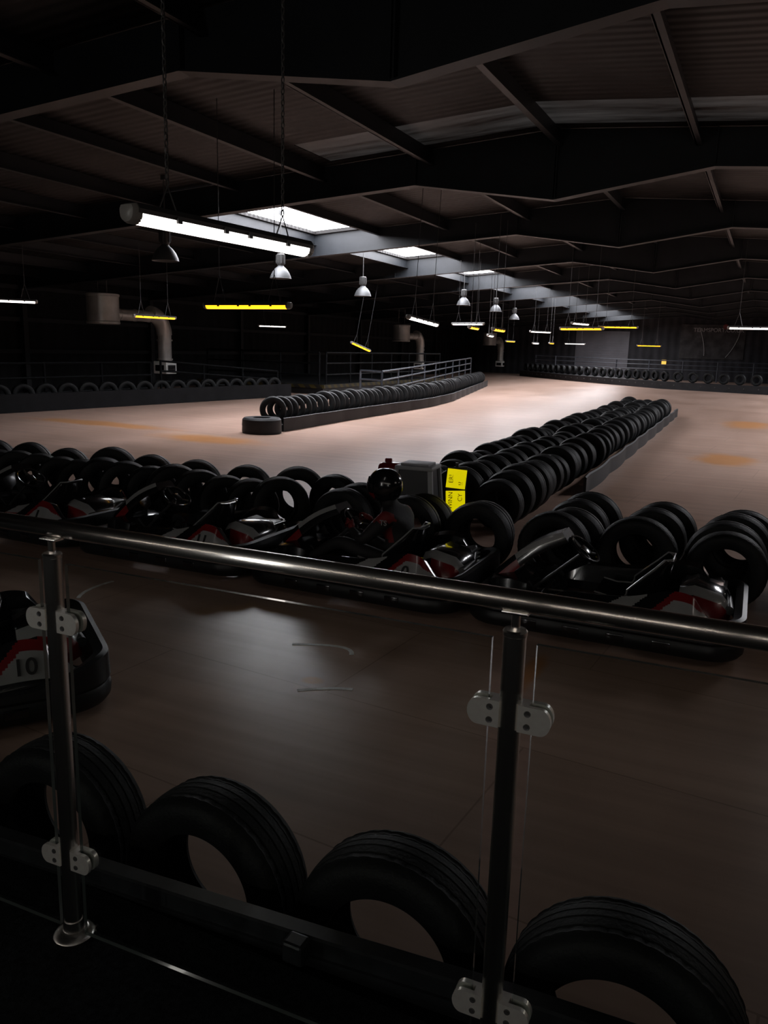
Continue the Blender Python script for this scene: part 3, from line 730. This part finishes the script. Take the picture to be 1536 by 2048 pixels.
# ------------------------------------------------------------------ driver
def skinned(name,verts,edges,radii,k,root=0,parent=None,sub=2):
    me=bpy.data.meshes.new(name); me.from_pydata([Vector(v) for v in verts],edges,[])
    o=bpy.data.objects.new(name,me); COL.objects.link(o)
    md=o.modifiers.new('skin','SKIN')
    sv=me.skin_vertices[0].data
    for i,rr in enumerate(radii): sv[i].radius=(rr,rr) if not isinstance(rr,tuple) else rr
    for i in range(len(verts)): sv[i].use_root=(i==root)
    md.use_smooth_shade=True
    s2=o.modifiers.new('sub','SUBSURF'); s2.levels=sub; s2.render_levels=sub
    bpy.context.view_layer.update()
    m2=bpy.data.meshes.new_from_object(o.evaluated_get(bpy.context.evaluated_depsgraph_get()))
    bpy.data.objects.remove(o)
    m2.materials.clear(); m2.materials.append(M[k])
    for pl in m2.polygons: pl.use_smooth=True
    n=bpy.data.objects.new(name,m2); COL.objects.link(n)
    if parent: n.parent=parent
    return n
dx,dy=-2.85,5.98
V=[(-.22,0,.24),(-.23,0,.38),(-.19,0,.52),(-.14,0,.64),(-.11,0,.71),(-.08,0,.80),(-.07,0,.88),
   (-.16,.17,.62),(.0,.30,.44),(.16,.19,.50),
   (-.16,-.17,.62),(.0,-.30,.44),(.16,-.19,.50),
   (-.18,.10,.22),(.28,.17,.38),(.62,.13,.16),(.72,.13,.2),
   (-.18,-.10,.22),(.28,-.17,.38),(.62,-.13,.16),(.72,-.13,.2)]
E=[(0,1),(1,2),(2,3),(3,4),(4,5),(5,6),(3,7),(7,8),(8,9),(3,10),(10,11),(11,12),(0,13),(13,14),(14,15),(15,16),(0,17),(17,18),(18,19),(19,20)]
Rr=[.13,.13,.145,.10,.055,.085,.09,.075,.05,.032,.075,.05,.032,.09,.06,.042,.035,.09,.06,.042,.035]
per=skinned('person',V,E,Rr,'suit')
me=per.data; me.materials.append(M['redcloth'])
for pl in me.polygons:
    c=pl.center
    if (.42<c.z<.62 and c.x>-.2 and .09<abs(c.y)<.17) or (.60<c.z<.75 and abs(c.y)>.17) : pl.material_index=1
per.location=(dx,dy,0); per.rotation_euler=(0,0,math.pi-.01)
top(per,'person in black race suit and helmet seated in a kart','person')
b=B(); rings=[]
hc=Vector((-.06,0,.865))
n=32
for i in range(1,17):
    ph=math.pi*i/19; z_=.145*math.cos(ph); rr=.135*math.sin(ph)**.85
    ring=[]
    for j in range(n):
        a=2*math.pi*j/n; ca=math.cos(a)
        ex=1.12+(.12 if (ca>0 and ph>1.6) else 0)*ca
        ring.append(hc+Vector((rr*ca*ex,rr*math.sin(a)*.93,z_)))
    rings.append(ring)
F=b.loft(rings,'blackgloss')
for fc in F:
    c=fc.calc_center_median()-hc
    if c.z<-.06 and c.x>.06: fc.material_index=b.mi('red')
hm=b.done('helmet',True,per,angle=70)
b=B(); rings=[]
for i in range(7):
    z_=-.035+.10*i/6; rings.append([hc+Vector((.162*math.cos(a)*math.sqrt(max(.1,1-(z_/.17)**2)),.134*math.sin(a)*math.sqrt(max(.1,1-(z_/.17)**2)),z_)) for a in [-1.2+2.4*j/20 for j in range(21)]])
b.loft(rings,'visor',closed=False,cap=False); b.done('visor',True,hm)
text('TS',.06,'white','suit_badge',per,.002,loc=(-.17,.255,.60),mat3=Matrix((Vector((-1,0,0)),Vector((0,0,1)),Vector((0,1,0)))).transposed())
for s_ in (1,-1):
    w0=Vector((.14,s_*.19,.50)); pm=Vector((.175,s_*.165,.525)); 
    vs=[w0,pm,pm+Vector((.025,-s_*.01,.02))]; ed=[(0,1),(1,2)]; rd=[.028,.03,.026]
    for fi in range(4):
        o_=Vector((.0,s_*.012*(fi-1.5)*.6,-.019*(fi-1.5)))
        a0=len(vs); vs+= [pm+Vector((.045,-s_*.012,.02))+o_, pm+Vector((.07-.004*abs(fi-1),-s_*.035,.012))+o_, pm+Vector((.05,-s_*.055,-.005))+o_]
        ed+=[(2,a0),(a0,a0+1),(a0+1,a0+2)]; rd+=[.0095,.009,.008]
    a0=len(vs); vs+=[pm+Vector((-.0,-s_*.03,.035)),pm+Vector((.015,-s_*.055,.04))]; ed+=[(1,a0),(a0,a0+1)]; rd+=[.011,.009]
    skinned('glove',vs,ed,rd,'redcloth',0,per,1)
# ------------------------------------------------------------------ stand, sign
e=empty('step_stand',(-3.16,7.56,0),.1)
b=B(); b.box((0,0,.80),(.40,.36,.045),'grey',bev=.015); b.box((0,0,.832),(.30,.26,.02),'grey',bev=.006); b.done('top_tray',True,e)
for sx in (-1,1):
    for sy in (-1,1):
        b=B(); b.loft([[(sx*(.24)+u,sy*.21+v,0) for u,v in ((-.022,-.022),(.022,-.022),(.022,.022),(-.022,.022))],[(sx*.175+u,sy*.155+v,.78) for u,v in ((-.022,-.022),(.022,-.022),(.022,.022),(-.022,.022))]],'grey'); b.done('leg',False,e)
b=B()
for (xa,ya,xb,yb) in ((-1,-1,1,-1),(1,-1,1,1),(1,1,-1,1),(-1,1,-1,-1)):
    lo=.30; zt=.775
    def pt(sx,sy,z): 
        t=z/.78; return (sx*(.235*(1-t)+.172*t),sy*(.205*(1-t)+.152*t),z)
    i_=.94
    b.loft([[pt(xa,ya,lo),pt(xb,yb,lo),pt(xb*i_,yb*i_,lo),pt(xa*i_,ya*i_,lo)],[pt(xa,ya,zt),pt(xb,yb,zt),pt(xb*i_,yb*i_,zt),pt(xa*i_,ya*i_,zt)]],'dgrey')
b.done('apron',False,e)
top(e,'grey plastic stand with splayed legs among the barrier tyres','stand')
b=B(); b.box((-3.62,7.95,.38),(.30,.25,.76),'red',bev=.06,seg=4); b.lathe([(0,0),(.04,0),(.04,.04),(.03,.05),(0,.05)],'red',c=(-3.68,7.95,.75),n=16); top(b.done('fuel_container'),'red plastic container standing behind the barrier tyres','container')
e=empty('notice_sign',(-2.66,7.35,0),.35)
b=B(); b.box((0,.03,.45),(.03,.02,.9),'plastic'); b.box((0,.015,.63),(.2,.01,.46),'plastic',bev=.004); b.done('sign_stake',False,e)
for zc,hh,ro in ((.745,.19,.08),(.52,.21,-.05)):
    b=B(); b.box((0,0,zc),(.19,.006,hh),'yellow',rot=Euler((0,ro,0)),bev=.002); b.done('yellow_card',False,e)
m3=Matrix((Vector((0,0,1)),Vector((-1,0,0)),Vector((0,-1,0)))).transposed()
for tx,lx,lz in (('WINN',-.05,.525),('ER!',-.05,.745),('CY',.045,.56),('!?',.045,.70)):
    text(tx,.062,'ink','sign_lettering',e,.001,loc=(lx,-.006,lz),mat3=m3,off=0.0)
top(e,'yellow notice cards with sideways black lettering on a stake','sign')
def bez(P,n=16):
    out=[]
    for i in range(n+1):
        t=i/n; q=[Vector(v) for v in P]
        while len(q)>1: q=[q[j]*(1-t)+q[j+1]*t for j in range(len(q)-1)]
        out.append(Vector((q[0].x,q[0].y,0)))
    return out
for pts in ([(-2.72,4.40),(-2.5,4.52),(-2.34,4.58),(-2.28,4.43)],[(-2.30,3.78),(-2.15,3.92),(-2.02,3.95)],[(-4.70,4.42),(-4.84,4.6),(-4.80,4.9)]):  # strips painted on the floor for lights reflected in the glass
    b=B(); b.sweep(bez(pts),[(-.015,0),(-.015,.0025),(.015,.0025),(.015,0)],'glass_glint'); top(b.done('painted_glint',False),'thin curved white strip standing in for a light reflection','marking','painted glass reflections')
print('TYRES',ntyre[0])
